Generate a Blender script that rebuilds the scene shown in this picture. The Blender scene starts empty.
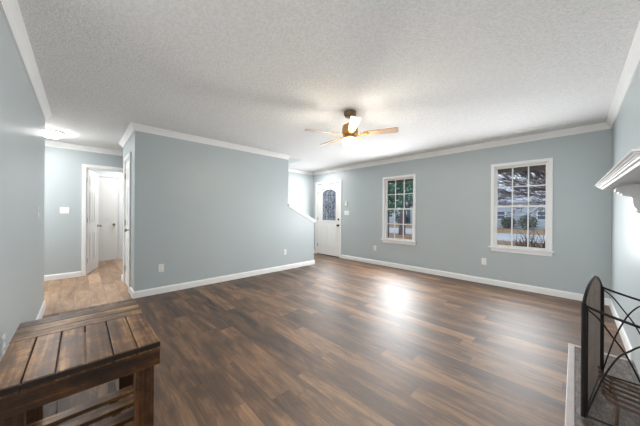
import bpy, bmesh, math, random
from mathutils import Vector, Matrix
random.seed(7)
S = bpy.context.scene
COL = S.collection
PI = math.pi

# ------------------------------------------------------------------ camera
FPX, YAW, ROLL, CAMH = 246.75, 0.8013, 0.0057, 1.2125
cd = bpy.data.cameras.new('camera'); cam = bpy.data.objects.new('camera', cd); COL.objects.link(cam)
cd.sensor_width = 36.0; cd.lens = FPX / 640 * 36; cd.clip_start = 0.02; cd.clip_end = 300
_r = Vector((math.cos(YAW), math.sin(YAW), 0)); _f = Vector((-math.sin(YAW), math.cos(YAW), 0)); _u = Vector((0, 0, 1))
_r3 = _r * math.cos(ROLL) + _u * math.sin(ROLL); _u3 = _u * math.cos(ROLL) - _r * math.sin(ROLL)
M = Matrix((_r3, _u3, -_f)).transposed().to_4x4(); M.translation = Vector((0, 0, CAMH))
cam.matrix_world = M
S.camera = cam

# ------------------------------------------------------------------ sky, exposure, large lights
S.view_settings.view_transform = 'Standard'; S.view_settings.look = 'None'
S.view_settings.gamma = 1.0; S.view_settings.use_curve_mapping = False
S.view_settings.exposure = 2.36
W = bpy.data.worlds.new('sky'); S.world = W; W.use_nodes = True
wb = W.node_tree.nodes['Background']; wb.inputs[0].default_value = (0.80, 0.88, 1.0, 1); wb.inputs[1].default_value = 0.265

def area(name, loc, rot, sx, sy, power, color=(1, 1, 1), spread=PI):
    l = bpy.data.lights.new(name, 'AREA'); l.shape = 'RECTANGLE'; l.size = sx; l.size_y = sy
    l.energy = power; l.color = color; l.spread = spread
    o = bpy.data.objects.new(name, l); COL.objects.link(o); o.location = loc; o.rotation_euler = rot
    return o
# two fill lamps added in the unseen kitchen space behind the camera
area('kitchen_fill_light', (-1.0, -1.9, 2.42), (0, 0, 0), 2.4, 2.0, 20, (1.0, 0.98, 0.95))
area('kitchen_rear_fill', (-0.9, -3.55, 1.15), (PI/2, 0, 0), 3.0, 2.1, 12, (0.95, 0.98, 1.0))  # upright fill panel added to light the room; no patio door stands here
# daylight through the two windows and the entry door's glass
area('window_daylight', (-2.70, 4.94, 1.15), (-PI/2 + .10, 0, 0), .74, 1.0, 11.5, (.95, .98, 1.0))
area('window_daylight', (-.61, 4.94, 1.18), (-PI/2 + .10, 0, 0), .66, 1.0, 5.5, (.95, .98, 1.0))
area('door_glass_daylight', (-4.80, 4.95, 1.32), (-PI/2 + .12, 0, 0), .50, .95, 4.5, (.95, .98, 1.0))
# the room beyond the hall, an added hall fill, and the floor upstairs over the stairwell
area('bedroom_ceiling_light', (-7.2, 0.9, 2.42), (0, 0, 0), 1.0, 1.0, 5.5, (1.0, 0.98, 0.96))
area('upstairs_light', (-4.95, 1.6, 3.7), (1.35, 0, 0), 0.8, 0.8, 5, (0.97, 1.0, 1.0))
area('hall_fill_light', (-5.5, -1.15, 2.42), (0, 0, 0), .5, .5, 8, (1.0, .98, .96))  # added out of view to brighten the far hall wall
area('entry_area_light', (-4.85, 4.5, 2.425), (0, 0, 0), 0.3, 0.3, 3, (1.0, 0.97, 0.93))  # small area lamp under the entry ceiling, no fixture modelled

# ------------------------------------------------------------------ material helpers
def srgb(r, g, b):
    f = lambda c: (c / 255 / 12.92) if c / 255 <= 0.04045 else ((c / 255 + 0.055) / 1.055) ** 2.4
    return (f(r), f(g), f(b), 1)
class NT:
    def __init__(s, name):
        s.m = bpy.data.materials.new(name); s.m.use_nodes = True
        s.t = s.m.node_tree; s.p = s.t.nodes['Principled BSDF']; s.out = s.t.nodes['Material Output']
    def n(s, typ, **kw):
        d = s.t.nodes.new(typ)
        for k, v in kw.items():
            if isinstance(k, str) and hasattr(d, k): setattr(d, k, v)
        return d
    def l(s, a, b): s.t.links.new(a, b)
    def val(s, sock, v):
        if hasattr(v, 'is_output') or hasattr(v, 'links'): s.l(v, sock)
        else: sock.default_value = v
    def math(s, op, a, b=None, c=None):
        d = s.n('ShaderNodeMath', operation=op); s.val(d.inputs[0], a)
        if b is not None: s.val(d.inputs[1], b)
        if c is not None: s.val(d.inputs[2], c)
        return d.outputs[0]
    def coord(s, scale=(1, 1, 1)):
        g = s.n('ShaderNodeNewGeometry'); mp = s.n('ShaderNodeMapping'); mp.inputs['Scale'].default_value = scale
        s.l(g.outputs['Position'], mp.inputs[0]); return mp.outputs[0]
    def ocoord(s, scale=(1, 1, 1)):
        g = s.n('ShaderNodeTexCoord'); mp = s.n('ShaderNodeMapping'); mp.inputs['Scale'].default_value = scale
        s.l(g.outputs['Object'], mp.inputs[0]); return mp.outputs[0]
    def noise(s, vec, scale, detail=3, rough=.5, dist=0):
        d = s.n('ShaderNodeTexNoise'); d.inputs['Scale'].default_value = scale; d.inputs['Detail'].default_value = detail
        d.inputs['Roughness'].default_value = rough; d.inputs['Distortion'].default_value = dist; s.l(vec, d.inputs['Vector']); return d.outputs[0]
    def ramp(s, fac, stops):
        d = s.n('ShaderNodeValToRGB'); e = d.color_ramp.elements
        while len(e) < len(stops): e.new(0.5)
        for i, (p, c) in enumerate(stops): e[i].position = p; e[i].color = c
        s.val(d.inputs[0], fac); return d.outputs[0]
    def mix(s, fac, a, b, typ='MIX'):
        d = s.n('ShaderNodeMix', data_type='RGBA', blend_type=typ); s.val(d.inputs[0], fac); s.val(d.inputs[6], a); s.val(d.inputs[7], b); return d.outputs[2]
    def bump(s, h, strength, dist=.01):
        d = s.n('ShaderNodeBump'); d.inputs['Strength'].default_value = strength; d.inputs['Distance'].default_value = dist
        s.val(d.inputs['Height'], h); s.l(d.outputs[0], s.p.inputs['Normal'])

def simple(name, col, rough=.5, metal=0, var=.04, vscale=6, bump=0, bscale=80, spec=.5):
    a = NT(name); v = a.ocoord()
    nz = a.noise(v, vscale, 3)
    lo = tuple(c * (1 - var) for c in col[:3]) + (1,); hi = tuple(min(1, c * (1 + var)) for c in col[:3]) + (1,)
    a.l(a.ramp(nz, [(.3, lo), (.7, hi)]), a.p.inputs['Base Color'])
    a.p.inputs['Roughness'].default_value = rough; a.p.inputs['Metallic'].default_value = metal
    a.p.inputs['Specular IOR Level'].default_value = spec
    if bump: a.bump(a.noise(v, bscale, 2), bump, .003)
    return a.m

M_wall = simple('blue_grey_paint', srgb(182, 191, 194), .42, var=.015, vscale=1.5, bump=.12, bscale=60)
M_white = simple('white_trim_paint', srgb(240, 240, 240), .35, var=.01)
M_door = simple('white_door_paint', srgb(238, 238, 236), .4, var=.01)
M_pale = simple('pale_room_paint', srgb(225, 232, 236), .5, var=.01)
M_plastic = simple('white_plastic', srgb(238, 238, 235), .3, var=.01)
M_slot = simple('dark_slot', srgb(40, 40, 40), .5)
M_nickel = simple('brushed_nickel', srgb(150, 146, 140), .3, metal=1.0)
M_bronze = simple('dark_bronze', srgb(70, 60, 52), .35, metal=.9)
M_iron = simple('black_wrought_iron', srgb(34, 31, 30), .5, metal=.5, var=.2, vscale=20, bump=.2)
M_mesh = simple('iron_mesh', srgb(136, 122, 114), .5, metal=.3, var=.15, vscale=8)
M_rust = simple('rusted_iron', srgb(88, 66, 54), .75, metal=.2, var=.45, vscale=14, bump=.3)
M_mantel = simple('mantel_paint', srgb(214, 213, 212), .45, var=.02)

def ceiling_mat():
    a = NT('textured_ceiling_paint'); v = a.coord()
    n1 = a.noise(v, 60, 3, .6); n2 = a.noise(v, 120, 2, .5)
    h = a.math('ADD', a.ramp(n1, [(.42, (0, 0, 0, 1)), (.6, (1, 1, 1, 1))]), a.math('MULTIPLY', n2, .5))
    a.l(a.ramp(n1, [(.35, srgb(234, 234, 234)), (.65, srgb(247, 247, 247))]), a.p.inputs['Base Color'])
    a.p.inputs['Roughness'].default_value = .9; a.bump(h, .5, .007); return a.m
M_ceil = ceiling_mat()

def floor_mat(name, dark, mid, light, pw=.165, pl=1.25, rough=.43):
    a = NT(name); g = a.n('ShaderNodeNewGeometry'); sp = a.n('ShaderNodeSeparateXYZ'); a.l(g.outputs['Position'], sp.inputs[0])
    x, y = sp.outputs[0], sp.outputs[1]
    yr = a.math('DIVIDE', a.math('ADD', y, 20.03), pw); row = a.math('FLOOR', yr)
    wn = a.n('ShaderNodeTexWhiteNoise', noise_dimensions='1D'); a.l(row, wn.inputs['W'])
    xr = a.math('ADD', a.math('DIVIDE', a.math('ADD', x, 20), pl), a.math('MULTIPLY', wn.outputs[0], 7.3)); ci = a.math('FLOOR', xr)
    cb = a.n('ShaderNodeCombineXYZ'); a.l(row, cb.inputs[0]); a.l(ci, cb.inputs[1])
    w2 = a.n('ShaderNodeTexWhiteNoise', noise_dimensions='2D'); a.l(cb.outputs[0], w2.inputs['Vector'])
    # per-plank offset for the grain
    c3 = a.n('ShaderNodeCombineXYZ'); a.l(a.math('MULTIPLY', x, .8), c3.inputs[0]); a.l(a.math('MULTIPLY', y, 4.0), c3.inputs[1]); a.l(a.math('MULTIPLY', w2.outputs[0], 40), c3.inputs[2])
    n1 = a.noise(c3.outputs[0], 2.5, 6, .7, .5)
    c4 = a.n('ShaderNodeCombineXYZ'); a.l(a.math('MULTIPLY', x, 1.6), c4.inputs[0]); a.l(a.math('MULTIPLY', y, 34), c4.inputs[1]); a.l(a.math('MULTIPLY', w2.outputs[0], 40), c4.inputs[2])
    n2 = a.noise(c4.outputs[0], 2.2, 4, .6, .3)
    n3 = a.noise(a.coord((.55, 1.6, 1)), 1.7, 4, .6)
    fac = a.math('ADD', a.math('MULTIPLY', n1, .74), a.math('ADD', a.math('MULTIPLY', w2.outputs[0], .18), a.math('ADD', a.math('MULTIPLY', n2, .26), a.math('MULTIPLY', n3, .14))))
    col = a.ramp(fac, [(.48, dark), (.66, mid), (.86, light)])
    # thin dark joints
    fy = a.math('FRACT', yr); fx = a.math('FRACT', xr)
    jy = a.math('LESS_THAN', a.math('MINIMUM', fy, a.math('SUBTRACT', 1, fy)), .0095)
    jx = a.math('LESS_THAN', a.math('MINIMUM', fx, a.math('SUBTRACT', 1, fx)), .0011)
    j = a.math('MAXIMUM', jx, jy)
    col = a.mix(a.math('MULTIPLY', j, .62), col, srgb(24, 18, 14))
    a.l(col, a.p.inputs['Base Color'])
    a.p.inputs['Specular IOR Level'].default_value = .9
    a.l(a.math('ADD', rough, a.math('MULTIPLY', n2, .14)), a.p.inputs['Roughness'])
    a.bump(a.math('SUBTRACT', a.math('MULTIPLY', n2, .35), j), .12, .003)
    return a.m
M_floor = floor_mat('dark_walnut_planks', srgb(46, 36, 29), srgb(93, 67, 48), srgb(148, 113, 81), pw=.135)
M_hallfloor = floor_mat('tan_hall_planks', srgb(112, 86, 64), srgb(158, 126, 98), srgb(190, 160, 130))

def wood_mat(name, dark, mid, light, axis, rough=.4):
    a = NT(name); oi = a.n('ShaderNodeObjectInfo'); tc = a.n('ShaderNodeTexCoord')
    sc = [7, 7, 7]; sc[axis] = .8
    mp = a.n('ShaderNodeMapping'); mp.inputs['Scale'].default_value = sc; a.l(tc.outputs['Object'], mp.inputs[0])
    off = a.n('ShaderNodeVectorMath', operation='ADD'); a.l(mp.outputs[0], off.inputs[0])
    c = a.n('ShaderNodeCombineXYZ'); r = a.math('MULTIPLY', oi.outputs['Random'], 37.0)
    for i in range(3): a.l(r, c.inputs[i])
    a.l(c.outputs[0], off.inputs[1])
    n1 = a.noise(off.outputs[0], 1.7, 4, .6, 1.2)
    s2 = a.n('ShaderNodeVectorMath', operation='MULTIPLY'); a.l(off.outputs[0], s2.inputs[0]); k = [6, 6, 6]; k[axis] = 1.3; s2.inputs[1].default_value = k
    n2 = a.noise(s2.outputs[0], 2.0, 3, .55, .4)
    vor = a.n('ShaderNodeTexVoronoi', feature='F1'); vor.inputs['Scale'].default_value = .75; a.l(off.outputs[0], vor.inputs['Vector'])
    knot = a.ramp(vor.outputs['Distance'], [(.06, (0, 0, 0, 1)), (.16, (1, 1, 1, 1))])
    iso = a.n('ShaderNodeVectorMath', operation='ADD'); a.l(tc.outputs['Object'], iso.inputs[0]); a.l(c.outputs[0], iso.inputs[1])
    n3 = a.noise(iso.outputs[0], 26, 4, .7, .8); n4 = a.noise(iso.outputs[0], 7, 2, .5)
    fac = a.math('ADD', a.math('MULTIPLY', n1, .34), a.math('ADD', a.math('MULTIPLY', n2, .26), a.math('ADD', a.math('MULTIPLY', n3, .24), a.math('ADD', a.math('MULTIPLY', n4, .30), a.math('MULTIPLY', oi.outputs['Random'], .08)))))
    col = a.ramp(fac, [(.46, dark), (.60, mid), (.76, light)])
    col = a.mix(knot, dark, col)
    a.l(col, a.p.inputs['Base Color']); a.p.inputs['Roughness'].default_value = rough
    a.bump(n2, .15, .002); return a.m
_wd = (srgb(24, 14, 8), srgb(88, 60, 36), srgb(168, 128, 82))
M_wx = wood_mat('stained_pine_along_x', *_wd, 0, .34); M_wy = wood_mat('stained_pine_along_y', *_wd, 1, .34)
_wf = (srgb(14, 8, 5), srgb(52, 32, 17), srgb(112, 70, 36))
M_fx = wood_mat('dark_stained_frame_along_x', *_wf, 0); M_fy = wood_mat('dark_stained_frame_along_y', *_wf, 1); M_wz = wood_mat('dark_stained_frame_along_z', *_wf, 2)
_we = (srgb(16, 10, 7), srgb(30, 19, 12), srgb(52, 34, 21)); M_edge = wood_mat('dark_stained_board_ends', *_we, 1)
M_blade = wood_mat('light_oak_blade', srgb(150, 118, 88), srgb(186, 152, 116), srgb(206, 176, 140), 0, .35)
M_fanmetal = simple('antique_brass', srgb(196, 150, 92), .35, metal=.6)
M_fanbrown = simple('brown_canopy', srgb(120, 98, 76), .45, metal=.3)

def emit(name, col, strength):
    a = NT(name); a.p.inputs['Base Color'].default_value = (1, 1, 1, 1)
    a.p.inputs['Emission Color'].default_value = col; a.p.inputs['Emission Strength'].default_value = strength; return a.m
M_bowl = emit('lit_glass_bowl', (1.0, .90, .72, 1), 33)
M_halllamp = emit('lit_hall_glass', (1.0, .97, .94, 1), 12)

def glass_mat():
    a = NT('window_glass'); t = a.n('ShaderNodeBsdfTransparent'); g = a.n('ShaderNodeBsdfGlossy'); g.inputs['Roughness'].default_value = .02
    t.inputs[0].default_value = (.96, .98, .98, 1)
    mx = a.n('ShaderNodeMixShader'); mx.inputs[0].default_value = .006; a.l(t.outputs[0], mx.inputs[1]); a.l(g.outputs[0], mx.inputs[2]); a.l(mx.outputs[0], a.out.inputs[0]); return a.m
M_glass = glass_mat()
def lead_glass():
    a = NT('textured_leaded_glass'); v = a.ocoord((1, 1, .55))
    vo = a.n('ShaderNodeTexVoronoi', feature='F1'); vo.inputs['Scale'].default_value = 24; a.l(v, vo.inputs['Vector'])
    n = a.noise(v, 16, 4, .7, 1.0)
    f = a.math('ADD', a.math('MULTIPLY', n, .8), a.math('MULTIPLY', a.math('FRACT', a.math('MULTIPLY', vo.outputs['Distance'], 5)), .35))
    col = a.ramp(f, [(.36, srgb(52, 60, 84)), (.52, srgb(120, 134, 160)), (.68, srgb(232, 238, 248))])
    d = a.n('ShaderNodeBsdfTranslucent'); a.l(col, d.inputs[0]); t = a.n('ShaderNodeBsdfTransparent'); a.l(col, t.inputs[0])
    g = a.n('ShaderNodeBsdfGlossy'); g.inputs['Roughness'].default_value = .15
    df = a.n('ShaderNodeBsdfDiffuse'); a.l(col, df.inputs[0])
    m0 = a.n('ShaderNodeMixShader'); m0.inputs[0].default_value = .45; a.l(d.outputs[0], m0.inputs[1]); a.l(df.outputs[0], m0.inputs[2])
    m1 = a.n('ShaderNodeMixShader'); m1.inputs[0].default_value = .3; a.l(m0.outputs[0], m1.inputs[1]); a.l(t.outputs[0], m1.inputs[2])
    m2 = a.n('ShaderNodeMixShader'); m2.inputs[0].default_value = .08; a.l(m1.outputs[0], m2.inputs[1]); a.l(g.outputs[0], m2.inputs[2])
    a.l(m2.outputs[0], a.out.inputs[0]); return a.m
M_lead = lead_glass()
def slate():
    a = NT('slate_hearth_tile'); v = a.coord()
    br = a.n('ShaderNodeTexBrick'); br.offset = 0; br.inputs['Scale'].default_value = 1; br.inputs['Brick Width'].default_value = .3; br.inputs['Row Height'].default_value = .3
    br.inputs['Mortar Size'].default_value = .004; br.inputs['Color1'].default_value = (1, 1, 1, 1); br.inputs['Color2'].default_value = (.85, .85, .85, 1); br.inputs['Mortar'].default_value = (.45, .45, .45, 1)
    a.l(v, br.inputs['Vector'])
    n = a.noise(a.coord((2.2, 1, 1)), 17, 5, .68, .7)
    col = a.ramp(n, [(.34, srgb(58, 50, 46)), (.5, srgb(94, 84, 77)), (.62, srgb(124, 113, 106)), (.72, srgb(116, 90, 68))])
    a.l(a.mix(1.0, col, br.outputs[0], 'MULTIPLY'), a.p.inputs['Base Color']); a.p.inputs['Roughness'].default_value = .4; a.bump(n, .3, .004); return a.m
M_slate = slate()
M_stone = simple('pale_stone_border', srgb(168, 160, 158), .4, var=.08, vscale=10)

# ------------------------------------------------------------------ mesh helpers
class MB:
    def __init__(s): s.b = bmesh.new()
    def box(s, lo, hi, bev=0):
        g = bmesh.ops.create_cube(s.b, size=1); vs = g['verts']
        for v in vs: v.co = Vector([lo[i] + (v.co[i] + .5) * (hi[i] - lo[i]) for i in range(3)])
        if bev:
            es = list({e for v in vs for e in v.link_edges}); bmesh.ops.bevel(s.b, geom=es, offset=bev, segments=2, affect='EDGES', profile=.7)
        return s
    def obox(s, c, size, rot=None, bev=0):
        g = bmesh.ops.create_cube(s.b, size=1); vs = g['verts']; R = rot or Matrix.Identity(3)
        for v in vs: v.co = Vector(c) + R @ Vector([v.co[i] * size[i] for i in range(3)])
        if bev:
            es = list({e for v in vs for e in v.link_edges}); bmesh.ops.bevel(s.b, geom=es, offset=bev, segments=2, affect='EDGES')
        return s
    def prism(s, pts, vec):
        vec = Vector(vec); A = [s.b.verts.new(p) for p in pts]; B = [s.b.verts.new(Vector(p) + vec) for p in pts]; n = len(pts)
        s.b.faces.new(A[::-1]); s.b.faces.new(B)
        for i in range(n): s.b.faces.new((A[i], A[(i + 1) % n], B[(i + 1) % n], B[i]))
        return s
    def loft(s, rings, close=True):
        R = [[s.b.verts.new(p) for p in r] for r in rings]; n = len(R[0])
        for a, b in zip(R, R[1:]):
            for i in range(n if close else n - 1):
                s.b.faces.new((a[i], a[(i + 1) % n], b[(i + 1) % n], b[i]))
        if close: s.b.faces.new(R[0][::-1]); s.b.faces.new(R[-1])
        return s
    def tube(s, pts, r, seg=8):
        pts = [Vector(p) for p in pts]; rings = []; up = None
        for i, p in enumerate(pts):
            t = (pts[min(i + 1, len(pts) - 1)] - pts[max(i - 1, 0)]).normalized()
            if up is None:
                up = Vector((0, 0, 1)) if abs(t.z) < .9 else Vector((1, 0, 0))
            x = t.cross(up).normalized(); y = x.cross(t).normalized(); up = y
            rr = r[i] if isinstance(r, (list, tuple)) else r
            rings.append([p + (x * math.cos(2 * PI * k / seg) + y * math.sin(2 * PI * k / seg)) * rr for k in range(seg)])
        return s.loft(rings)
    def lathe(s, prof, c=(0, 0, 0), seg=32, axis='z'):
        rings = []
        for r, z in prof:
            r = max(r, 1e-4); ring = []
            for k in range(seg):
                a = 2 * PI * k / seg; u, v = r * math.cos(a), r * math.sin(a)
                q = {'z': (u, v, z), 'y': (u, z, v), 'x': (z, u, v)}[axis]
                ring.append(Vector(c) + Vector(q))
            rings.append(ring)
        return s.loft(rings)
    def build(s, name, mat, parent=None, smooth=False, kind=None, angle=40):
        bmesh.ops.recalc_face_normals(s.b, faces=s.b.faces[:])
        me = bpy.data.meshes.new(name); s.b.to_mesh(me); s.b.free()
        o = bpy.data.objects.new(name, me); COL.objects.link(o)
        for m in (mat if isinstance(mat, (list, tuple)) else [mat]): me.materials.append(m)
        if smooth:
            for p in me.polygons: p.use_smooth = True
            me.set_sharp_from_angle(angle=math.radians(angle))
        if parent: o.parent = parent
        if kind: o['kind'] = kind
        return o
def recentre(o, c):
    c = Vector(c); o.data.transform(Matrix.Translation(-c)); o.location = c; return o
def struct(name, mb, mat, parent=None, smooth=False):
    o = mb.build(name, mat, parent, smooth)
    if not parent: o['kind'] = 'structure'
    return o
def tag(o, label, cat, group=None):
    o['label'] = label; o['category'] = cat
    if group: o['group'] = group
    return o
def thing(name, loc, label=None, cat=None, group=None, rz=0):
    o = bpy.data.objects.new(name, None); COL.objects.link(o); o.location = loc; o.rotation_euler = (0, 0, rz); o.empty_display_size = .05
    if label: tag(o, label, cat, group)
    return o
def dup(root, loc, label, rz=None):
    r = root.copy(); COL.objects.link(r); r.location = loc; r['label'] = label
    if rz is not None: r.rotation_euler = (0, 0, rz)
    for ch in list(root.children):
        c = ch.copy(); COL.objects.link(c); c.parent = r
        for g in list(ch.children):
            d = g.copy(); COL.objects.link(d); d.parent = c
    return r

# ------------------------------------------------------------------ room shell
XR, YB, XP, YL, XF, XS, H = .339, 5.06, -4.30, -.33, -6.44, -5.53, 2.44
YE = .54            # near end of the centre partition
T = .12
YK = -3.7           # kitchen end behind the camera
XK = -1.9           # where the left wall stops
struct('floor', MB().box((XP, YK - T, -.1), (XR + T, YB + T, 0)).box((XS - T, YE + .02, -.1), (XP, YB + T, 0)), M_floor)
struct('floor_hall', MB().box((-8.3, -1.7, -.1), (XP, YE + .02, 0)).box((-8.3, YE + .02, -.1), (XS - T, 2.2, 0)), M_hallfloor)
# ceiling with the stairwell opening
OY, OX0, OX1 = 3.70, XS, -4.42
cb = MB()
cb.box((OX1, YK - T, H), (XR + T, YB + T, H + .25)).box((XS - T, OY, H), (OX1, YB + T, H + .25)).box((-8.3, -1.7, H), (OX1, YE + .1, H + .25)).box((-8.3, YE + .1, H), (XS - T, 2.2, H + .25))
struct('ceiling', cb, M_ceil)

def wall_with_holes(x0, x1, z0, z1, holes, mk):
    xs = sorted({x0, x1, *[h[0] for h in holes], *[h[1] for h in holes]}); zs = sorted({z0, z1, *[h[2] for h in holes], *[h[3] for h in holes]})
    m = MB()
    for a, b in zip(xs, xs[1:]):
        za = None
        segs = []
        for c, d in zip(zs, zs[1:]):
            if not any(h[0] <= (a + b) / 2 <= h[1] and h[2] <= (c + d) / 2 <= h[3] for h in holes):
                if segs and abs(segs[-1][1] - c) < 1e-9: segs[-1][1] = d
                else: segs.append([c, d])
        for c, d in segs: m.box(*mk(a, b, c, d))
    return m
WIN1 = (-3.068, -2.372, .625, 2.0)      # openings x0 x1 z0 z1
WIN2 = (-.955, -.275, .665, 2.012)
DOOR = (-5.345, -4.44, 0, 2.06)
struct('wall_back', wall_with_holes(XS - T, XR + T, 0, H, [WIN1, WIN2, DOOR], lambda a, b, c, d: ((a, YB, c), (b, YB + T, d))), M_wall)
struct('wall_right', MB().box((XR, YK, 0), (XR + T, YB, H)), M_wall)
struct('wall_left', MB().box((-4.64, YL - T, 0), (XK, YL, H)).box((-4.64, -1.6, 0), (-4.64 + T, YL - T, H)), M_wall)
struct('wall_kitchen', MB().box((XK - T, YK, 0), (XK, YL - T, H)).box((XK - T, YK - T, 0), (XR + T, YK, H)), M_pale)
# centre partition: full height, then the sloping half wall beside the stairs
YP1, YP2, ZS1, ZS2 = 3.21, 3.975, 1.375, 1.02
pts = [(XP, YE, 0), (XP, YP2, 0), (XP, YP2, ZS2), (XP, YP1, ZS1), (XP, YP1, H), (XP, YE, H)]
CD = (-5.30, -4.70, 0, 2.06)             # closet door opening in the partition's end
pm = MB().prism(pts, (-T, 0, 0)); struct('wall_center', pm, M_wall)
struct('wall_closet', wall_with_holes(XS, XP - T, 0, H, [CD], lambda a, b, c, d: ((a, YE, c), (b, YE + T, d))), M_wall)
struct('wall_stair', MB().box((XS - T, YE, 0), (XS, YB, H)).box((XS - T, .6, H), (XS, OY, 4.9)), M_wall)
struct('wall_upstairs', MB().box((XS, OY, H + .25), (OX1, OY + .1, 4.9)).box((OX1, .6, H + .25), (OX1 + .1, OY + .1, 4.9)).box((XS - T, .5, H + .25), (OX1, .6, 4.9)).box((XS - T, .5, 4.9), (OX1 + .1, OY + .1, 5.0)), M_pale)
FD = (.07, .88, 0, 2.05)
struct('wall_hall', wall_with_holes(-1.7, 2.2, 0, H, [FD], lambda a, b, c, d: ((XF - T, a, c), (XF, b, d))), M_wall)
struct('wall_hall_end', MB().box((XF, -1.7, 0), (-4.64, -1.6, H)).box((XF, 2.1, 0), (XS - T, 2.2, H)), M_wall)
XBB = -8.1
BD = (-.10, .70, 0, 2.08)
struct('wall_bedroom', wall_with_holes(-1.7, 2.2, 0, H, [BD], lambda a, b, c, d: ((XBB - T, a, c), (XBB, b, d))).box((XBB, -1.7, 0), (XF - T, -1.6, H)).box((XBB, 2.1, 0), (XF - T, 2.2, H)), M_pale)

# ---- mouldings
BASE = [(0, 0), (.016, 0), (.016, .075), (.010, .092), (0, .096)]
CROWN = [(0, 0), (.058, 0), (.058, -.012), (.046, -.022), (.030, -.040), (.018, -.060), (.012, -.070), (.012, -.085), (0, -.085)]
def run(prof, p0, p1, nrm, z, m0=0, m1=0):
    p0 = Vector((p0[0], p0[1], z)); p1 = Vector((p1[0], p1[1], z)); t = (p1 - p0).normalized(); n = Vector((nrm[0], nrm[1], 0))
    A = [p0 + n * o + _u * h - t * (o * m0) for o, h in prof]; B = [p1 + n * o + _u * h + t * (o * m1) for o, h in prof]
    m = MB(); a = [m.b.verts.new(v) for v in A]; b = [m.b.verts.new(v) for v in B]; k = len(a)
    m.b.faces.new(a); m.b.faces.new(b[::-1])
    for i in range(k): m.b.faces.new((a[i], b[i], b[(i + 1) % k], a[(i + 1) % k]))
    return m
def merge(*ms):
    r = MB()
    for m in ms:
        me = bpy.data.meshes.new('t'); m.b.to_mesh(me); r.b.from_mesh(me); m.b.free(); bpy.data.meshes.remove(me)
    return r
struct('trim_back', run(CROWN, (XS, YB), (XR, YB), (0, -1), H, -1, -1), M_white)
struct('trim_right', run(CROWN, (XR, YB), (XR, YK), (-1, 0), H, -1, 0), M_white)
struct('trim_left', run(CROWN, (XK, YL), (-4.64, YL), (0, 1), H, 0, 0), M_white)
struct('trim_center', run(CROWN, (XP, YE), (XP, YP1), (1, 0), H, 1, 0), M_white)
struct('trim_closet', run(CROWN, (XS - T, YE), (XP, YE), (0, -1), H, 1, 1), M_white)
struct('trim_stair', run(CROWN, (XS, OY), (XS, YB), (1, 0), H, 0, -1), M_white)
struct('trim_hall', run(CROWN, (XF, -1.6), (XF, 2.1), (1, 0), H), M_white)
struct('baseboard_back', merge(run(BASE, (-4.375, YB), (XR, YB), (0, -1), 0, 0, -1), run(BASE, (XS, YB), (-5.41, YB), (0, -1), 0, -1, 0)), M_white)
HY0, HY1, HX = .92, 3.24, -.035         # hearth
struct('baseboard_right', run(BASE, (XR, YB), (XR, HY1 + .003), (-1, 0), 0, -1, 0), M_white)
struct('baseboard_left', run(BASE, (XK, YL), (-4.64, YL), (0, 1), 0, 0, 1), M_white)
struct('baseboard_left_end', run(BASE, (-4.64, YL), (-4.64, -1.6), (-1, 0), 0, 1, 0), M_white)
struct('baseboard_center', run(BASE, (XP, YE), (XP, YP2), (1, 0), 0, 1, 1), M_white)
struct('baseboard_half_wall_end', run(BASE, (XP, YP2), (XP - T, YP2), (0, 1), 0, 1, 0), M_white)
struct('baseboard_closet', merge(run(BASE, (CD[1] + .062, YE), (XP, YE), (0, -1), 0, 0, 1), run(BASE, (XS - T, YE), (CD[0] - .062, YE), (0, -1), 0, 1, 0)), M_white)
struct('baseboard_stair', run(BASE, (XS, 4.05), (XS, YB), (1, 0), 0, 0, -1), M_white)
struct('baseboard_hall', merge(run(BASE, (XF, -1.6), (XF, FD[0] - .064), (1, 0), 0), run(BASE, (XF, FD[1] + .064), (XF, 2.1), (1, 0), 0)), M_white)
# sloping white cap on the half wall
sl = Vector((0, YP2 - YP1, ZS2 - ZS1)); nn = Vector((0, -sl.z, sl.y)).normalized()
a0 = Vector((XP, YP1, ZS1)); a1 = Vector((XP, YP2, ZS2)) + sl.normalized() * .02
cp = MB()
for (x0, x1, h0, h1) in ((XP + .03, XP - T - .03, .001, .028), (XP + .016, XP, -.03, .001)):
    q = [a0 + nn * h0, a1 + nn * h0, a1 + nn * h1, a0 + nn * h1]
    cp.prism([Vector((x0, p.y, p.z)) for p in q], (x1 - x0, 0, 0))
struct('trim_half_wall_cap', cp, M_white)

# ---- stairs behind the half wall
st = MB(); n = 9
for i in range(n):
    y1 = 3.95 - i * .25; st.box((XS + .002, y1 - .25, 0), (XP - T - .002, y1, .19 * (i + 1)))
struct('trim_stairs', st, simple('stair_carpet', srgb(170, 160, 150), .9, var=.08, vscale=30))

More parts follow.
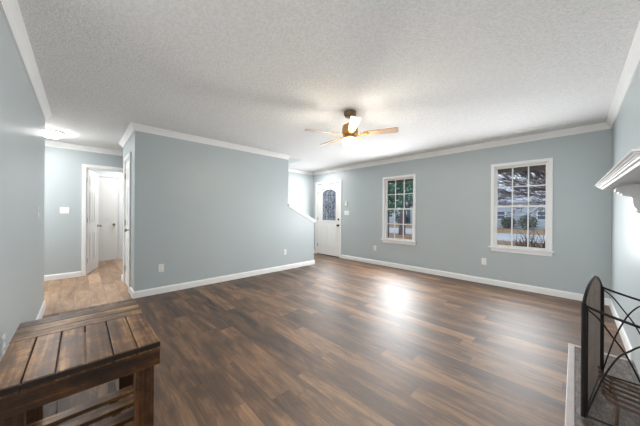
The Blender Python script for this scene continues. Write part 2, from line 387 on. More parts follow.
# ------------------------------------------------------------------ windows
def window(name, o, cas=.046, lower_rows=2):
    x0, x1, z0, z1 = o
    root = bpy.data.objects.new(name, None); COL.objects.link(root); root.location = ((x0 + x1) / 2, YB, z0); root['kind'] = 'structure'
    bx, bz = root.location.x, root.location.z
    L = lambda x, y, z: (x - bx, y, z - bz)
    m = MB(); y0, y1 = -.022, 0.0
    m.box(L(x0 - cas, y0, z0), L(x0, y1, z1 + cas), .004).box(L(x1, y0, z0), L(x1 + cas, y1, z1 + cas), .004).box(L(x0 - .001, y0, z1), L(x1 + .001, y1, z1 + cas), .004)
    m.build('casing', M_white, root)
    m = MB().box(L(x0, 0, z0), L(x0 + .010, T, z1)).box(L(x1 - .010, 0, z0), L(x1, T, z1)).box(L(x0, 0, z1 - .010), L(x1, T, z1))
    m.build('jamb', M_white, root)
    m = MB().box(L(x0 - cas - .025, -.055, z0 - .024), L(x1 + cas + .025, T, z0), .006); m.build('sill', M_white, root)
    m = MB().box(L(x0 - cas, -.018, z0 - .085), L(x1 + cas, 0, z0 - .024), .004); m.build('apron', M_white, root)
    zm = (z0 + z1) / 2
    def sash(a, b, c, d, y, rows, nm):
        f = .026; th = .028
        m = MB().box(L(a, y, c), L(a + f, y + th, d)).box(L(b - f, y, c), L(b, y + th, d)).box(L(a + f, y, d - f), L(b - f, y + th, d)).box(L(a + f, y, c), L(b - f, y + th, c + f))
        s = m.build('sash', M_white, root)
        g = MB(); w = (b - a - 2 * f) / 3; h = (d - c - 2 * f) / rows
        for k in (1, 2): g.box(L(a + f + w * k - .008, y + .006, c + f), L(a + f + w * k + .008, y + th - .006, d - f))
        for k in range(1, rows): g.box(L(a + f, y + .007, c + f + h * k - .008), L(b - f, y + th - .007, c + f + h * k + .008))
        g.build('muntin', M_white, s)
        MB().box(L(a + f - .004, y + .012, c + f - .004), L(b - f + .004, y + .016, d - f + .004)).build('pane', M_glass, s)
        return s
    xa, xb = x0 + .010, x1 - .010
    sash(xa, xb, zm - .016, z1 - .010, .040, 2, 'upper')
    lo = sash(xa, xb, z0, zm + .014, .010, lower_rows, 'lower')
    MB().box(L((x0 + x1) / 2 - .03, .010, zm + .006), L((x0 + x1) / 2 + .03, .026, zm + .026), .005).build('sash_lock', M_plastic, lo)
    return root
window('window_1', WIN1)
window('window_2', WIN2, lower_rows=1)

# ------------------------------------------------------------------ doors
def panel_door(mb, w, h, t, panels):
    """slab along +x, thickness along y (0..t), raised fields on both faces"""
    mb.box((0, 0, 0), (w, t, h), .003)
    for (a, b, c, d) in panels:
        for y, s in ((0, -1), (t, 1)):
            e = .012
            mb.box((a, min(y, y + s * .004), c), (b, max(y, y + s * .004), c + e)).box((a, min(y, y + s * .004), d - e), (b, max(y, y + s * .004), d)).box((a, min(y, y + s * .004), c), (a + e, max(y, y + s * .004), d)).box((b - e, min(y, y + s * .004), c), (b, max(y, y + s * .004), d))
            mb.box((a + .035, min(y, y + s * .005), c + .035), (b - .035, max(y, y + s * .005), d - .035), .002)
def six(w, h=2.03):
    st_, mid = .11, .10; pw = (w - 2 * st_ - mid) / 2
    cols = [(st_, st_ + pw), (w - st_ - pw, w - st_)]
    rows = [(.22, .78), (.98, 1.60), (1.71, h - .12)]
    return [(a, b, c, d) for a, b in cols for c, d in rows]
def knob(parent, x, z, y, sgn, mat=M_nickel):
    m = MB().lathe([(.0, 0), (.03, 0), (.03, sgn * .006), (.011, sgn * .010), (.011, sgn * .035), (.024, sgn * .042), (.028, sgn * .055), (.02, sgn * .068), (0, sgn * .07)], (x, y, z), 16, 'y')
    m.build('door_knob', mat, parent, True)
def hinges(parent, x, y, zs, mat=M_nickel):
    for z in zs: MB().box((x - .012, y - .006, z - .045), (x + .012, y + .006, z + .045), .003).build('hinge', mat, parent)
def casing(name, parent, plane, c0, c1, ztop, pos, sgn, w=.06):
    m = MB(); lo, hi = sorted((pos, pos + sgn * .02))
    for a, b, c, d in ((c0 - w, c0, 0, ztop + w), (c1, c1 + w, 0, ztop + w), (c0 - .001, c1 + .001, ztop, ztop + w)):
        if plane == 'y': m.box((a, lo, c), (b, hi, d), .004)
        else: m.box((lo, a, c), (hi, b, d), .004)
    return m.build(name, M_white, parent)
def jamb(parent, plane, c0, c1, ztop, p0, p1, t=.018):
    m = MB()
    for a, b, c, d in ((c0, c0 + t, 0, ztop), (c1 - t, c1, 0, ztop), (c0, c1, ztop - t, ztop)):
        if plane == 'y': m.box((a, p0, c), (b, p1, d))
        else: m.box((p0, a, c), (p1, b, d))
    return m.build('door_frame', M_white, parent)

# entry door with leaded lite
d1 = bpy.data.objects.new('door_1', None); COL.objects.link(d1); d1['kind'] = 'structure'
casing('door_casing', d1, 'y', DOOR[0], DOOR[1], DOOR[3], YB, -1)
jamb(d1, 'y', DOOR[0], DOOR[1], DOOR[3], YB, YB + T)
MB().box((DOOR[0], YB - .004, 0), (DOOR[1], YB + T, .018), .004).build('threshold', M_bronze, d1)
dx0, dx1 = DOOR[0] + .02, DOOR[1] - .02; yd = YB + .012; w = dx1 - dx0
ld = bpy.data.objects.new('door_leaf', None)
lx0, lx1, lz0, lz1 = -5.145, -4.575, .985, 1.91
lm = MB(); dz0, dz1 = .018, 2.04
lm.box((dx0, yd, dz0), (lx0, yd + .045, dz1)).box((lx1, yd, dz0), (dx1, yd + .045, dz1)).box((lx0, yd, dz0), (lx1, yd + .045, lz0)).box((lx0, yd, lz1), (lx1, yd + .045, dz1))
for a, b, c, d in ((lx0 - .03, lx0 + .22, .20, .84), (lx1 - .22, lx1 + .03, .20, .84)):
    e = .014
    for q in (((a, c), (b, c + e)), ((a, d - e), (b, d)), ((a, c), (a + e, d)), ((b - e, c), (b, d))): lm.box((q[0][0], yd - .006, q[0][1]), (q[1][0], yd, q[1][1]))
    lm.box((a + .04, yd - .006, c + .04), (b - .04, yd, d - .04), .002)
leaf = lm.build('door_leaf', M_door, d1)
def arch(x0, x1, z0, z1, k):
    pts = [(x0, z0), (x1, z0), (x1, z1 - k)]
    w = x1 - x0
    # scalloped corners into a gently raised top
    pts += [(x1 - .03 * w, z1 - k * .95), (x1 - .10 * w, z1 - k * .8), (x1 - .16 * w, z1 - k * .45), (x1 - .2 * w, z1 - k * .38)]
    pts += [(x0 + w * (.8 - .6 * i / 8), z1 - k * .38 * (1 - math.sin(PI * i / 8))) for i in range(1, 8)]
    pts += [(x0 + .2 * w, z1 - k * .38), (x0 + .16 * w, z1 - k * .45), (x0 + .10 * w, z1 - k * .8), (x0 + .03 * w, z1 - k * .95), (x0, z1 - k)]
    return pts
inner = arch(lx0 + .024, lx1 - .024, lz0 + .024, lz1 - .024, .085); outer = arch(lx0 - .012, lx1 + .012, lz0 - .012, lz1 + .012, .09)
fm = MB(); n = len(inner)
for ya, yb in ((yd - .012, yd + .02),):
    vi = [fm.b.verts.new((x, ya, z)) for x, z in inner]; vo = [fm.b.verts.new((x, ya, z)) for x, z in outer]
    wi = [fm.b.verts.new((x, yb, z)) for x, z in inner]; wo = [fm.b.verts.new((x, yb, z)) for x, z in outer]
    for i in range(n):
        j = (i + 1) % n
        for q in ((vi[i], vi[j], vo[j], vo[i]), (wi[i], wi[j], wo[j], wo[i]), (vi[i], vi[j], wi[j], wi[i]), (vo[i], vo[j], wo[j], wo[i])): fm.b.faces.new(q)
# filler between scalloped frame and the square cut-out
fm.box((lx0, yd + .014, lz1 - .11), (lx0 + .05, yd + .03, lz1)).box((lx1 - .05, yd + .014, lz1 - .11), (lx1, yd + .03, lz1)).box((lx0, yd + .014, lz1 - .035), (lx1, yd + .03, lz1))
lf = fm.build('lite_frame', M_door, leaf)
MB().prism([(x, yd + .018, z) for x, z in inner], (0, .008, 0)).build('leaded_glass', M_lead, leaf)
cm = MB(); cxm, czm = (lx0 + lx1) / 2, (lz0 + lz1) / 2
def seg2(p, q, r=.004): cm.tube([(p[0], yd + .016, p[1]), (q[0], yd + .016, q[1])], r, 5)
for a in (.10, .23): 
    for s in (-1, 1): seg2((cxm + s * (.265 - a), lz0 + .04), (cxm + s * (.265 - a), lz1 - .06))
for z in (lz0 + .12, lz1 - .2): seg2((lx0 + .04, z), (lx1 - .04, z))
for s in (-1, 1):
    cm.tube([(cxm + s * .13 * math.sin(PI * i / 12), yd + .016, lz0 + .15 + .52 * i / 12) for i in range(13)], .004, 5)
cm.build('lead_came', M_bronze, leaf)
knob(leaf, dx1 - .045, .875, yd, -1, M_bronze)
MB().lathe([(0, 0), (.026, 0), (.026, -.014), (.018, -.022), (0, -.022)], (dx1 - .045, yd, 1.04), 16, 'y').build('deadbolt', M_bronze, leaf, True)
hinges(leaf, dx0 - .006, yd - .004, (.28, 1.05, 1.80), M_bronze)

# closet door in the partition's end (faces the hall)
d2 = bpy.data.objects.new('door_2', None); COL.objects.link(d2); d2['kind'] = 'structure'
casing('door_casing', d2, 'y', CD[0], CD[1], CD[3], YE, -1); jamb(d2, 'y', CD[0], CD[1], CD[3], YE, YE + T)
m = MB(); cw = CD[1] - CD[0] - .042; panel_door(m, cw, 2.02, .035, six(cw, 2.02))
lf = m.build('door_leaf', M_door, d2); lf.location = (CD[0] + .021, YE + .004, .012)
knob(lf, cw - .06, .92, 0, -1); hinges(lf, -.006, -.003, (.25, 1.02, 1.80))

# hall doorway with a door swung into the far room
d3 = bpy.data.objects.new('door_3', None); COL.objects.link(d3); d3['kind'] = 'structure'
casing('door_casing', d3, 'x', FD[0], FD[1], FD[3], XF, 1); jamb(d3, 'x', FD[0], FD[1], FD[3], XF - T, XF)
casing('door_casing', d3, 'x', FD[0], FD[1], FD[3], XF - T, -1)
m = MB(); panel_door(m, .76, 2.02, .035, six(.76, 2.02)); lf = m.build('door_leaf', M_door, d3)
lf.location = (XF - .05, FD[0] + .020, .012); lf.rotation_euler = (0, 0, PI - math.radians(14))
knob(lf, .70, .90, 0, -1); knob(lf, .70, .90, .035, 1)
for z in (.28, 1.05, 1.82): MB().box((XF - .06, FD[0] + .012, z - .045), (XF - .02, FD[0] + .024, z + .045), .003).build('hinge', M_nickel, d3)
# closed door at the back of the far room
d4 = bpy.data.objects.new('door_4', None); COL.objects.link(d4); d4['kind'] = 'structure'
casing('door_casing', d4, 'x', BD[0], BD[1], BD[3], XBB, 1); jamb(d4, 'x', BD[0], BD[1], BD[3], XBB - T, XBB)
m = MB(); bw = BD[1] - BD[0] - .042; panel_door(m, bw, 2.04, .035, six(bw, 2.04)); lf = m.build('door_leaf', M_door, d4)
lf.location = (XBB - .005, BD[0] + .021, .012); lf.rotation_euler = (0, 0, PI / 2)
knob(lf, bw - .08, .88, 0, -1)

# ------------------------------------------------------------------ hearth, mantel, screen, grate
hz = .02
t = thing('hearth', (0, 0, 0), 'slate tiled hearth with a pale border, set in the floor by the right wall', 'hearth')
MB().box((HX + .04, HY0 + .04, 0), (XR, HY1 - .04, hz)).build('tile_slab', M_slate, t)
b = MB().box((HX, HY0, 0), (HX + .04, HY1, hz + .006), .004).box((HX + .04, HY1 - .04, 0), (XR - .0, HY1, hz + .006), .004).box((HX + .04, HY0, 0), (XR, HY0 + .04, hz + .006), .004)
b.build('border', M_stone, t)

t = thing('mantel_shelf', (XR + .015, 1.9, 1.42), 'white mantel shelf with moulded edge and scrolled bracket on the right wall', 'mantel', None, math.radians(1.14))
MY0, MY1, MX, MZ = -.64, .69, -.243, 0.0       # local: y from near to far end, x of the front, top
MB().box((MX + .012, MY0, -.022), (0, MY1, MZ), .003).build('shelf_board', M_mantel, t)
MP = [(0, -.001), (.012, -.001), (.013, -.009), (.006, -.012), (.006, -.015), (-.003, -.020), (-.008, -.027), (-.014, -.030), (-.020, -.037), (-.05, -.038), (-.05, -.022), (-.012, -.022), (-.012, 0), (0, 0)]
mm = MB()
A = [(MX + .012 - o, MY0 - o, z) for o, z in MP]; B = [(MX + .012 - o, MY1 + o, z) for o, z in MP]
mm.loft([A, B])
mm.loft([[(0, MY1 + o, z) for o, z in MP], B]); mm.loft([[(0, MY0 - o, z) for o, z in MP], A])
mm.build('edge_moulding', M_mantel, t)
def corbel(y, th):
    p = [(0, -.038), (-.165, -.038), (-.172, -.058), (-.170, -.066), (-.160, -.068), (-.158, -.078), (-.148, -.080), (-.146, -.088)]
    p += [(-.142 + .035 * math.sin(PI / 2 * i / 8) , -.088 - .03 * (1 - math.cos(PI / 2 * i / 8))) for i in range(1, 9)]
    p += [(-.107 + .012 * (1 - math.cos(PI / 2 * i / 6)), -.118 - .05 * math.sin(PI / 2 * i / 6)) for i in range(1, 7)]
    p += [(-.09, -.185), (-.075, -.198), (-.05, -.205), (0, -.208)]
    m = MB().prism([(x, y, z) for x, z in p], (0, th, 0)); return m
corbel(.44, .09).build('corbel', M_mantel, t)
corbel(-.53, .09).build('corbel', M_mantel, t)

# three-fold fire screen
t = thing('fire_screen', (.09, 2.44, hz + .010), 'black iron folding fire screen with arched mesh panel standing on the hearth', 'fire screen')
P0 = Vector((-.05, -.32, 0)); P1 = Vector((.045, .32, 0)); ex = (P1 - P0); Lc = ex.length; ex.normalize()
zc, za = .665, .765
def topz(s): return zc + (za - zc) * math.sin(PI * s / Lc) ** .75
fr = MB()
fr.tube([P0 + Vector((0, 0, .0)), P0 + Vector((0, 0, zc))], .0115, 8); fr.tube([P1, P1 + Vector((0, 0, zc))], .0115, 8)
fr.tube([P0 + ex * (Lc * i / 24) + _u * topz(Lc * i / 24) for i in range(25)], .0085, 8)
fr.tube([P0 + _u * .012, P1 + _u * .012], .007, 8)
fr.build('center_frame', M_iron, t, True)
ms = MB()
k = 40
for i in range(1, k):
    s = Lc * i / k; q = P0 + ex * s; ms.tube([q + _u * .012, q + _u * topz(s)], .0013, 4)
for i in range(1, 48):
    z = .012 + i * .0157
    ss = [s for s in (Lc * j / 200 for j in range(201)) if topz(s) >= z]
    if len(ss) > 1: ms.tube([P0 + ex * ss[0] + _u * z, P0 + ex * ss[-1] + _u * z], .0013, 4)
ms.build('mesh_panel', M_mesh, t)
def wing(P, flip):
    L = .285
    m = MB(); F = lambda x, z: P + Vector((x, 0, z))
    top = [F(L * i / 14, zc - .012 - .085 * (i / 14) ** .8) for i in range(15)]
    m.tube(top, .0075, 8); m.tube([F(.012, 0), F(.012, zc - .012)], .0065, 8); m.tube([F(L, 0), F(L, zc - .097)], .0065, 8); m.tube([F(.0, .010), F(L, .012)], .006, 8)
    m.build('wing_frame', M_iron, t, True)
    def smooth(q, n=6):
        P = [Vector((x, z)) for x, z in q]; P = [P[0] * 2 - P[1]] + P + [P[-1] * 2 - P[-2]]; out = []
        for i in range(1, len(P) - 2):
            for k in range(n):
                u = k / n; a_, b_, c_, d_ = P[i - 1], P[i], P[i + 1], P[i + 2]
                out.append(.5 * (2 * b_ + (c_ - a_) * u + (2 * a_ - 5 * b_ + 4 * c_ - d_) * u * u + (3 * b_ - a_ - 3 * c_ + d_) * u ** 3))
        return out + [P[-2]]
    a = [(.012, zc - .03), (.06, .585), (.107, .507), (.142, .45), (.17, .39), (.205, .295), (.235, .17), (.255, .02)]
    b = [(.012, .03), (.04, .17), (.07, .30), (.10, .40), (.135, .49), (.18, .555), (.23, .572), (L, .565)]
    c = [(.012, .02), (.05, .17), (.085, .29), (.13, .40), (.17, .45), (.21, .49), (L, .515)]
    for q in (a, b if flip else c):
        MB().tube([F(x, z) for x, z in smooth(q)], .0045, 6).build('arc_bar', M_iron, t, True)
wing(P1, True); wing(P0, False)

# grate of bent bars
t = thing('fireplace_grate', (.245, 2.36, hz + .003), 'rusty iron log grate of bent bars inside the fire screen', 'grate')
for i in range(6):
    y = -.155 + i * .064
    p = [(-.128, y, .165), (-.124, y, .14), (-.108, y, .118), (-.08, y, .106), (0, y, .098), (.085, y, .088)]
    MB().tube(p, .0075, 6).build('bar', M_rust, t, True)
for x, z in ((-.072, .096), (.055, .083)):
    MB().tube([(x, -.19, z), (x, .19, z)], .008, 6).build('cross_bar', M_rust, t, True)
    for y in (-.185, .185): MB().tube([(x, y, z), (x - .004, y, 0)], .0075, 6).build('leg', M_rust, t, True)

# ------------------------------------------------------------------ stained wooden bench
BX0, BX1, BY0, BY1, BZ = -2.185, -1.415, -.245, .282, .58
cx, cy = (BX0 + BX1) / 2, (BY0 + BY1) / 2
t = thing('wooden_bench', (cx, cy, 0), 'dark stained slatted wooden bench table against the left wall', 'bench')
hx, hy = (BX1 - BX0) / 2, (BY1 - BY0) / 2
th = .036; n = 6; wy = 2 * hy / n; nb = 3; wx = .098; xs = -hx + nb * (wx + .003)
for i in range(n):
    ya = -hy + i * wy
    m = MB().box((xs, ya + .0025, BZ - th), (hx - .001, ya + wy - .0025, BZ), .003); o = m.build('top_board', M_wx, t); recentre(o, ((xs + hx) / 2, ya + wy / 2, BZ - th / 2))
for i in range(nb):
    xa = -hx + i * (wx + .003)
    m = MB().box((xa, -hy, BZ - th), (xa + wx, hy, BZ), .003); o = m.build('end_board', M_wy, t); recentre(o, (xa + wx / 2, 0, BZ - th / 2))
az0, az1 = BZ - th - .076, BZ - th
for nm, lo, hi, mt in (('apron', (hx - .036, -hy, az0), (hx, hy, az1), M_fy), ('apron', (-hx, -hy, az0), (-hx + .036, hy, az1), M_fy), ('apron', (-hx + .036, hy - .036, az0), (hx - .036, hy, az1), M_fx), ('apron', (-hx + .036, -hy, az0), (hx - .036, -hy + .036, az1), M_fx)):
    o = MB().box(lo, hi, .003).build(nm, mt, t); recentre(o, [(lo[i] + hi[i]) / 2 for i in range(3)])
# dark end-grain strip capping the near ends of the boards, with screw heads
o = MB().box((hx - .001, -hy, BZ - .024), (hx + .006, hy, BZ - .002), .002).build('edge_strip', M_edge, t)
for i in range(1, n): MB().lathe([(0, 0), (.005, 0), (.004, .003), (0, .003)], (hx + .006, -hy + i * wy, BZ - .013), 8, 'x').build('screw_head', M_iron, t)
lw = .088
for sx in (-1, 1):
    for sy in (-1, 1):
        x1 = sx * (hx - .037); x0 = x1 - sx * .05; y1 = sy * (hy - .018); y0 = y1 - sy * .075
        lo = (min(x0, x1), min(y0, y1), 0); hi = (max(x0, x1), max(y0, y1), az1)
        o = MB().box(lo, hi, .003).build('leg', M_wz, t); recentre(o, [(lo[i] + hi[i]) / 2 for i in range(3)])
zs = .10
for sy in (-1, 1):
    y1 = sy * (hy - .115); lo = (-hx + .04, min(y1, y1 - sy * .035), zs - .09); hi = (hx - .04, max(y1, y1 - sy * .035), zs - .022)
    o = MB().box(lo, hi, .003).build('shelf_rail', M_fx, t); recentre(o, [(lo[i] + hi[i]) / 2 for i in range(3)])
for k in range(4):
    x = -1.98 - cx + k * .122
    lo = (x, -hy + .04, zs - .022); hi = (x + .068, hy - .04, zs)
    o = MB().box(lo, hi, .003).build('shelf_slat', M_wy, t); recentre(o, [(lo[i] + hi[i]) / 2 for i in range(3)])

# ------------------------------------------------------------------ ceiling fan
FX, FY = -2.12, 2.12
def fan():
    t = thing('ceiling_fan', (-1.90, 2.34, H), 'five bladed ceiling fan with light oak blades and lit glass bowl', 'ceiling fan')
    MB().lathe([(0, 0), (.075, 0), (.075, -.035), (.06, -.06), (.03, -.068), (0, -.068)], seg=28).build('canopy', M_fanbrown, t, True)
    MB().lathe([(.012, -.06), (.012, -.16)], seg=12).build('downrod', M_fanmetal, t, True)
    MB().lathe([(0, -.14), (.045, -.145), (.085, -.165), (.095, -.20), (.095, -.255), (.085, -.285), (.07, -.30), (.09, -.310), (.09, -.335), (0, -.335)], seg=32).build('motor_housing', M_fanmetal, t, True)
    bowl = MB().lathe([(.088, -.335), (.092, -.355), (.086, -.38), (.065, -.403), (.035, -.416), (0, -.42)], seg=32).build('glass_bowl', M_bowl, t, True)
    MB().lathe([(0, -.418), (.010, -.42), (.010, -.435), (.005, -.445), (0, -.447)], seg=12).build('finial', M_fanmetal, bowl, True)
    c = MB().tube([(.03, .095, -.32), (.03, .107, -.34), (.03, .108, -.46)], .0016, 5); c.lathe([(0, -.49), (.006, -.485), (.006, -.465), (0, -.46)], (.03, .108, 0), 8); c.build('pull_chain', M_fanmetal, t, True)
    base = -PI / 2 + YAW - math.radians(1)    # one blade points at the doorway the camera stands in
    for k in range(5):
        a = base + 2 * PI * k / 5
        R = Matrix.Rotation(a, 3, 'Z') @ Matrix.Rotation(math.radians(-12), 3, 'X')
        prof = []
        r0, r1 = .17, .56
        pts = [(r0, .036)] + [(r0 + (r1 - .03 - r0) * i / 6, .038 + .016 * (i / 6)) for i in range(1, 7)] + [(r1 - .006, .05), (r1, .04)]
        ol = [(x, y) for x, y in pts] + [(x, -y) for x, y in reversed(pts)]
        m = MB().prism([(x, y, -.0035) for x, y in ol], (0, 0, .007))
        bl = m.build('blade', M_blade, t); bl.location = (0, 0, -.275); bl.rotation_euler = R.to_euler()
        br = MB().prism([(.085, .018, -.010), (.2, .03, -.010), (.235, 0, -.010), (.2, -.03, -.010), (.085, -.018, -.010)], (0, 0, .006)); br.build('blade_bracket', M_fanmetal, bl)
    return t
fan()

# flush hall light
t = thing('ceiling_light', (-5.58, -.33, H), 'lit flush glass ceiling light in the hall beyond the left wall', 'ceiling light')
MB().lathe([(0, 0), (.14, 0), (.14, -.02), (.125, -.028), (0, -.028)], seg=28).build('lamp_base', M_nickel, t, True)
g = MB().lathe([(.13, -.028), (.125, -.05), (.095, -.08), (.05, -.097), (0, -.10)], seg=28).build('glass_shade', M_halllamp, t, True)
MB().lathe([(0, -.098), (.01, -.1), (.008, -.115), (0, -.12)], seg=12).build('finial', M_nickel, g, True)

# ceiling vents
def vent(loc, w, d, label):
    t = thing('ceiling_vent', loc, label, 'air vent', 'ceiling supply vents')
    m = MB().box((-w / 2, -d / 2, -.008), (w / 2, -d / 2 + .022, 0), .002).box((-w / 2, d / 2 - .022, -.008), (w / 2, d / 2, 0), .002).box((-w / 2, -d / 2 + .022, -.008), (-w / 2 + .022, d / 2 - .022, 0)).box((w / 2 - .022, -d / 2 + .022, -.008), (w / 2, d / 2 - .022, 0)).box((-.008, -d / 2 + .022, -.008), (.008, d / 2 - .022, 0))
    m.build('frame', M_plastic, t)
    MB().box((-w / 2 + .02, -d / 2 + .02, -.002), (w / 2 - .02, d / 2 - .02, -.0005)).build('duct_opening', M_slot, t)
    k = int((d - .044) / .016)
    for i in range(k):
        y = -d / 2 + .03 + i * (d - .06) / max(1, k - 1)
        MB().obox((0, y, -.006), (w - .044, .010, .0015), Matrix.Rotation(math.radians(-45), 3, 'X')).build('louvre', M_plastic, t)
vent((-.45, 4.64, H), .36, .16, 'white ceiling vent with dark slots above the larger window on the right')
vent((-3.0, 4.70, H), .30, .14, 'white ceiling vent above the smaller window beside the entry door')

# outlets and switches: local x along the wall, y out of the wall
def outlet(loc, rz, label):
    t = thing('wall_outlet', loc, label, 'outlet', 'white wall outlets', rz)
    MB().box((-.036, 0, -.058), (.036, .006, .058), .003).build('cover_plate', M_plastic, t)
    for s in (-1, 1):
        r = MB().box((-.017, .004, s * .025 - .018), (.017, .009, s * .025 + .018), .004).build('receptacle', M_plastic, t)
        MB().box((-.009, .0085, s * .025 - .006), (-.006, .0095, s * .025 + .006)).box((.006, .0085, s * .025 - .006), (.009, .0095, s * .025 + .006)).build('slots', M_slot, r)
    return t
E_, N_, S_, W_ = -PI / 2, 0, PI, PI / 2    # facing +x, +y, -y, -x
outlet((XP, .863, .377), E_, 'white outlet on the centre wall near the closet corner')
outlet((XP, 3.132, .376), E_, 'white outlet on the centre wall near the low end by the stairs')
outlet((-3.324, YB, .382), S_, 'white outlet on the back wall left of the smaller window')
outlet((-1.10, YB, .385), S_, 'white outlet on the back wall below the larger window')
outlet((-2.35, YL, .42), N_, 'white outlet on the left wall behind the wooden bench')
def switch(loc, rz, gangs, label):
    t = thing('light_switch', loc, label, 'light switch', 'white switch plates', rz); w = .036 + .023 * (gangs - 1)
    MB().box((-w, 0, -.058), (w, .006, .058), .003).build('cover_plate', M_plastic, t)
    for g in range(gangs):
        x = (g - (gangs - 1) / 2) * .046
        MB().box((x - .005, .005, -.012), (x + .005, .014, .010), .002).build('toggle', M_plastic, t)
switch((XF, -.215, 1.235), E_, 2, 'white double switch plate on the hall wall left of the doorway')
switch((-3.95, YL, 1.21), N_, 1, 'white single switch plate near the far end of the left wall')
switch((-4.20, YB, 1.22), S_, 3, 'white wide switch plate right of the entry door knob')
t = thing('thermostat', (-4.215, YB, 1.47), 'small white thermostat box above the switch plate by entry door', 'thermostat', None, S_)
MB().box((-.04, 0, -.055), (.04, .022, .055), .006).build('housing', M_plastic, t)
MB().box((-.026, .0215, .005), (.026, .0235, .035)).build('display', simple('grey_display', srgb(190, 196, 192), .3), t)

# ------------------------------------------------------------------ outside
GZ = -.30
def ground_mat(name, c0, c1, sc):
    a = NT(name); v = a.coord(); n = a.noise(v, sc, 5, .7); n2 = a.noise(v, sc * .15, 3, .5)
    a.l(a.ramp(a.math('ADD', a.math('MULTIPLY', n, .6), a.math('MULTIPLY', n2, .4)), [(.35, c0), (.65, c1)]), a.p.inputs['Base Color']); a.p.inputs['Roughness'].default_value = 1; a.p.inputs['Specular IOR Level'].default_value = .1; return a.m
M_lawn = ground_mat('dormant_tan_lawn', srgb(128, 104, 84), srgb(168, 142, 116), 6)
M_road = ground_mat('pale_asphalt', srgb(166, 170, 178), srgb(196, 200, 206), 10)
struct('lawn', MB().box((-60, YB + T + .002, GZ - .3), (40, 60, GZ)), M_lawn)
struct('road', MB().box((-60, 17.3, GZ), (40, 23.6, GZ + .012)), M_road)
M_sof = simple('painted_eave', srgb(150, 140, 128), .7)
struct('roof_eave', MB().box((-7, YB + T, 2.20), (2, 5.75, 2.26)).box((-7, 5.73, 1.995), (2, 5.76, 2.29)), M_sof)
M_sid = NT('pale_lap_siding')
def siding():
    a = M_sid; v = a.coord(); w = a.n('ShaderNodeTexWave', bands_direction='Z'); w.inputs['Scale'].default_value = 2.4; a.l(v, w.inputs[0])
    a.l(a.ramp(w.outputs[0], [(0, srgb(168, 180, 196)), (.25, srgb(196, 206, 220)), (1, srgb(204, 213, 226))]), a.p.inputs['Base Color']); a.p.inputs['Roughness'].default_value = .8
siding(); M_sid = M_sid.m
M_roof = simple('grey_shingles', srgb(190, 193, 204), .9, var=.15, vscale=8)
M_hwin = simple('dim_house_glass', srgb(96, 110, 130), .2)
def house(x0, x1, y, label, wins):
    t = thing('house', ((x0 + x1) / 2, y, GZ), label, 'house', 'houses across the road'); hw = (x1 - x0) / 2
    m = MB().box((-hw, 0, 0), (hw, 8, 2.9)); m.prism([(-hw, 0, 2.9), (-hw, 8, 2.9), (-hw, 4, 4.9)], (2 * hw, 0, 0)); m.build('walls', M_sid, t)
    r = MB()
    for s in (0, 1):
        e = Vector((0, -.5 if s == 0 else 8.5, 2.72)); rd = Vector((0, 4, 5.0))
        r.prism([(-hw - .4, e.y, e.z), (-hw - .4, rd.y, rd.z), (-hw - .4, rd.y, rd.z + .15), (-hw - .4, e.y, e.z + .15)], (2 * hw + .8, 0, 0))
    r.build('roof', M_roof, t)
    for wx_ in wins:
        f = MB().box((wx_ - .42, -.06, .92), (wx_ + .42, 0, 1.85)).build('window', M_white, t)
        g = MB()
        for dz in (1.0, 1.42): g.box((wx_ - .32, -.07, dz), (wx_ + .32, -.055, dz + .36))
        g.build('pane', M_hwin, f)
    MB().box((hw - 1.9, -.05, .15), (hw - .95, 0, 2.3)).build('front_door', M_hwin, t)
house(-12.5, 3.2, 33, 'pale blue sided house across the road seen through the larger window', [-5.6 + 4.65, -2.26 + 4.65, -9.2 + 4.65])
house(-32, -15.5, 34, 'pale sided house across the road seen through the smaller window', [-4, 1, 4.2, 6.4])

def leaf_mat(name, c0, c1):
    a = NT(name); n = a.noise(a.coord(), 9, 3, .6); a.l(a.ramp(n, [(.3, c0), (.7, c1)]), a.p.inputs['Base Color']); a.p.inputs['Roughness'].default_value = .7; return a.m
M_ever = leaf_mat('evergreen_needles', srgb(64, 112, 98), srgb(140, 186, 160)); M_bush = leaf_mat('bush_leaves', srgb(48, 66, 50), srgb(92, 112, 78)); M_twig = simple('grey_bark', srgb(112, 100, 104), .9, var=.25, vscale=10); M_dry = simple('brown_twigs', srgb(104, 82, 76), .9, var=.3, vscale=8)
def leaves(mb, c, rad, n, size, rng, shape='ball'):
    for _ in range(n):
        while True:
            p = Vector((rng.uniform(-1, 1), rng.uniform(-1, 1), rng.uniform(-1, 1)))
            if .25 < p.length < 1: break
        if shape == 'cone':
            h = rng.random() ** 1.4; a = rng.uniform(0, 2 * PI); rr = (1 - h) * (.4 + .6 * rng.random()); q = Vector((math.cos(a) * rr * rad[0], math.sin(a) * rr * rad[1], h * rad[2]))
        else: q = Vector((p.x * rad[0], p.y * rad[1], p.z * rad[2]))
        q += Vector(c); d = Vector((rng.uniform(-1, 1), rng.uniform(-1, 1), rng.uniform(-.6, .6))).normalized(); e = d.cross(Vector((rng.uniform(-1, 1), rng.uniform(-1, 1), rng.uniform(-1, 1)))).normalized()
        s = size * rng.uniform(.6, 1.3)
        v = [mb.b.verts.new(q + d * s * a_ + e * s * .35 * b_) for a_, b_ in ((-1, 0), (0, -1), (1, 0), (0, 1))]; mb.b.faces.new(v)
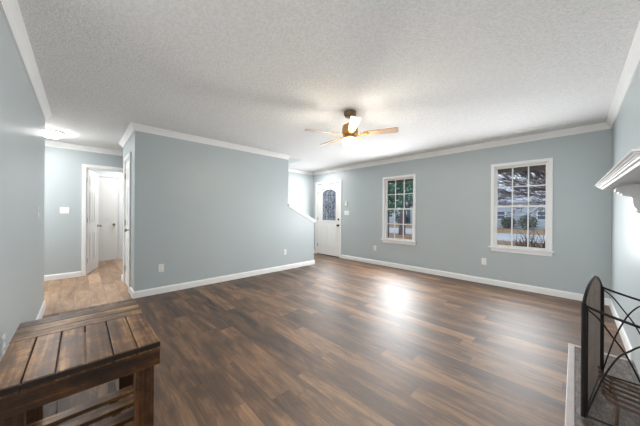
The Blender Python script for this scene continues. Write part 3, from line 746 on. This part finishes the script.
def bush(name, loc, rad, label, n=700, mat=M_bush, size=.12):
    t = thing(name, loc, label, 'bush'); rng = random.Random(hash(label) % 1 + len(label))
    m = MB(); leaves(m, (0, 0, rad[2] * .55), (rad[0], rad[1], rad[2] * .55), n, size, rng); m.build('foliage', mat, t)
    m = MB()
    for k in range(4): m.tube([(0.06 * math.cos(k * 1.6), .06 * math.sin(k * 1.6), 0), (rad[0] * .4 * math.cos(k * 1.6), rad[1] * .4 * math.sin(k * 1.6), rad[2] * .7)], .02, 5)
    m.build('stem', M_twig, t)
bush('green_bush', (-4.85, 32.2, GZ), (.62, .5, 1.15), 'rounded green bush before the pale blue house, left one')
bush('evergreen_bush', (-3.25, 31.9, GZ), (.78, .6, 1.3), 'taller dark green bush at the middle of the pale blue house')
bush('green_bush', (-17.3, 33.0, GZ), (1.1, .7, 1.5), 'dark green bush at the wall of the house behind the smaller window')
def branches(mb, p, d, L, r, depth, rng, spread=.65, kids=3):
    pts = [p]; q = p.copy(); dd = d.copy(); rs = [r]; n = 4
    for i in range(n):
        dd = (dd + Vector((rng.uniform(-.22, .22), rng.uniform(-.22, .22), rng.uniform(-.16, .2)))).normalized(); q = q + dd * (L / n); pts.append(q.copy()); rs.append(r * (1 - .45 * (i + 1) / n))
    mb.tube(pts, rs, 6 if r > .03 else 4)
    if depth == 0: return
    for k in range(kids):
        i = rng.randint(1, n); s = pts[i]
        nd = (dd + Vector((rng.uniform(-1, 1), rng.uniform(-1, 1), rng.uniform(-.5, .8))) * spread).normalized()
        branches(mb, s, nd, L * rng.uniform(.6, .85), max(r * .52, .006), depth - 1, rng, spread, kids)
def bare_tree(loc, lean, h, seed, label, limbs, r=.16, depth=4):
    t = thing('bare_tree', loc, label, 'tree'); rng = random.Random(seed)
    m = MB(); m.tube([(0, 0, 0), (lean[0] * .4, lean[1] * .4, h * .5), (lean[0], lean[1], h)], [r * 1.25, r, r * .85], 10); m.build('trunk', M_twig, t, True)
    m = MB()
    for d, L in limbs: branches(m, Vector((lean[0], lean[1], h * rng.uniform(.8, 1))), Vector(d).normalized(), L, r * .62, depth, rng, .75, 4 if depth < 5 else 3)
    m.build('branches', M_twig, t)
bare_tree((.25, 9.6, GZ), (-.1, .1), 2.2, 3, 'bare grey branched tree close outside the larger window', [((-1, .1, .25), 1.05), ((-1, -.2, .75), 1.05), ((-.8, .3, 1), 1.0), ((-1, .3, .05), .95), ((.5, 0, 1), .9), ((-.9, .4, .5), 1.1), ((-1, .0, .5), .85), ((-.9, -.4, .3), 1.0), ((-.6, .2, .6), 1.0), ((-.4, 0, 1), 1.0), ((-1, .5, .8), 1.1), ((.3, .3, .4), .8)], .07, 5)
bare_tree((-8.6, 16.5, GZ), (.1, 0), 2.2, 8, 'bare dark tree on the lawn beyond the smaller window', [((-1, .2, .5), 1.6), ((1, 0, .6), 1.5), ((.1, .3, 1), 1.7)], .20, 3)
t = thing('bare_bush', (-.55, 8.3, GZ), 'leafless brown twiggy bush outside the larger window, lower right', 'bush'); rng = random.Random(5); m = MB()
for k in range(44):
    a = rng.uniform(0, 2 * PI); branches(m, Vector((.05 * math.cos(a), .05 * math.sin(a), 0)), Vector((math.cos(a) * .75, math.sin(a) * .75, 1)).normalized(), .55, .012, 2, rng, .6, 4)
m.build('twigs', M_dry, t)
t = thing('evergreen_tree', (-5.75, 9.6, GZ), 'green evergreen tree filling the top of the smaller window', 'tree'); rng = random.Random(12)
MB().tube([(0, 0, 0), (.04, 0, 1.6), (0, .03, 4.6)], [.14, .11, .03], 8).build('trunk', M_twig, t, True)
m = MB(); leaves(m, (0, 0, 3.1), (1.7, 1.3, 1.65), 6500, .10, rng); m.build('foliage', M_ever, t)
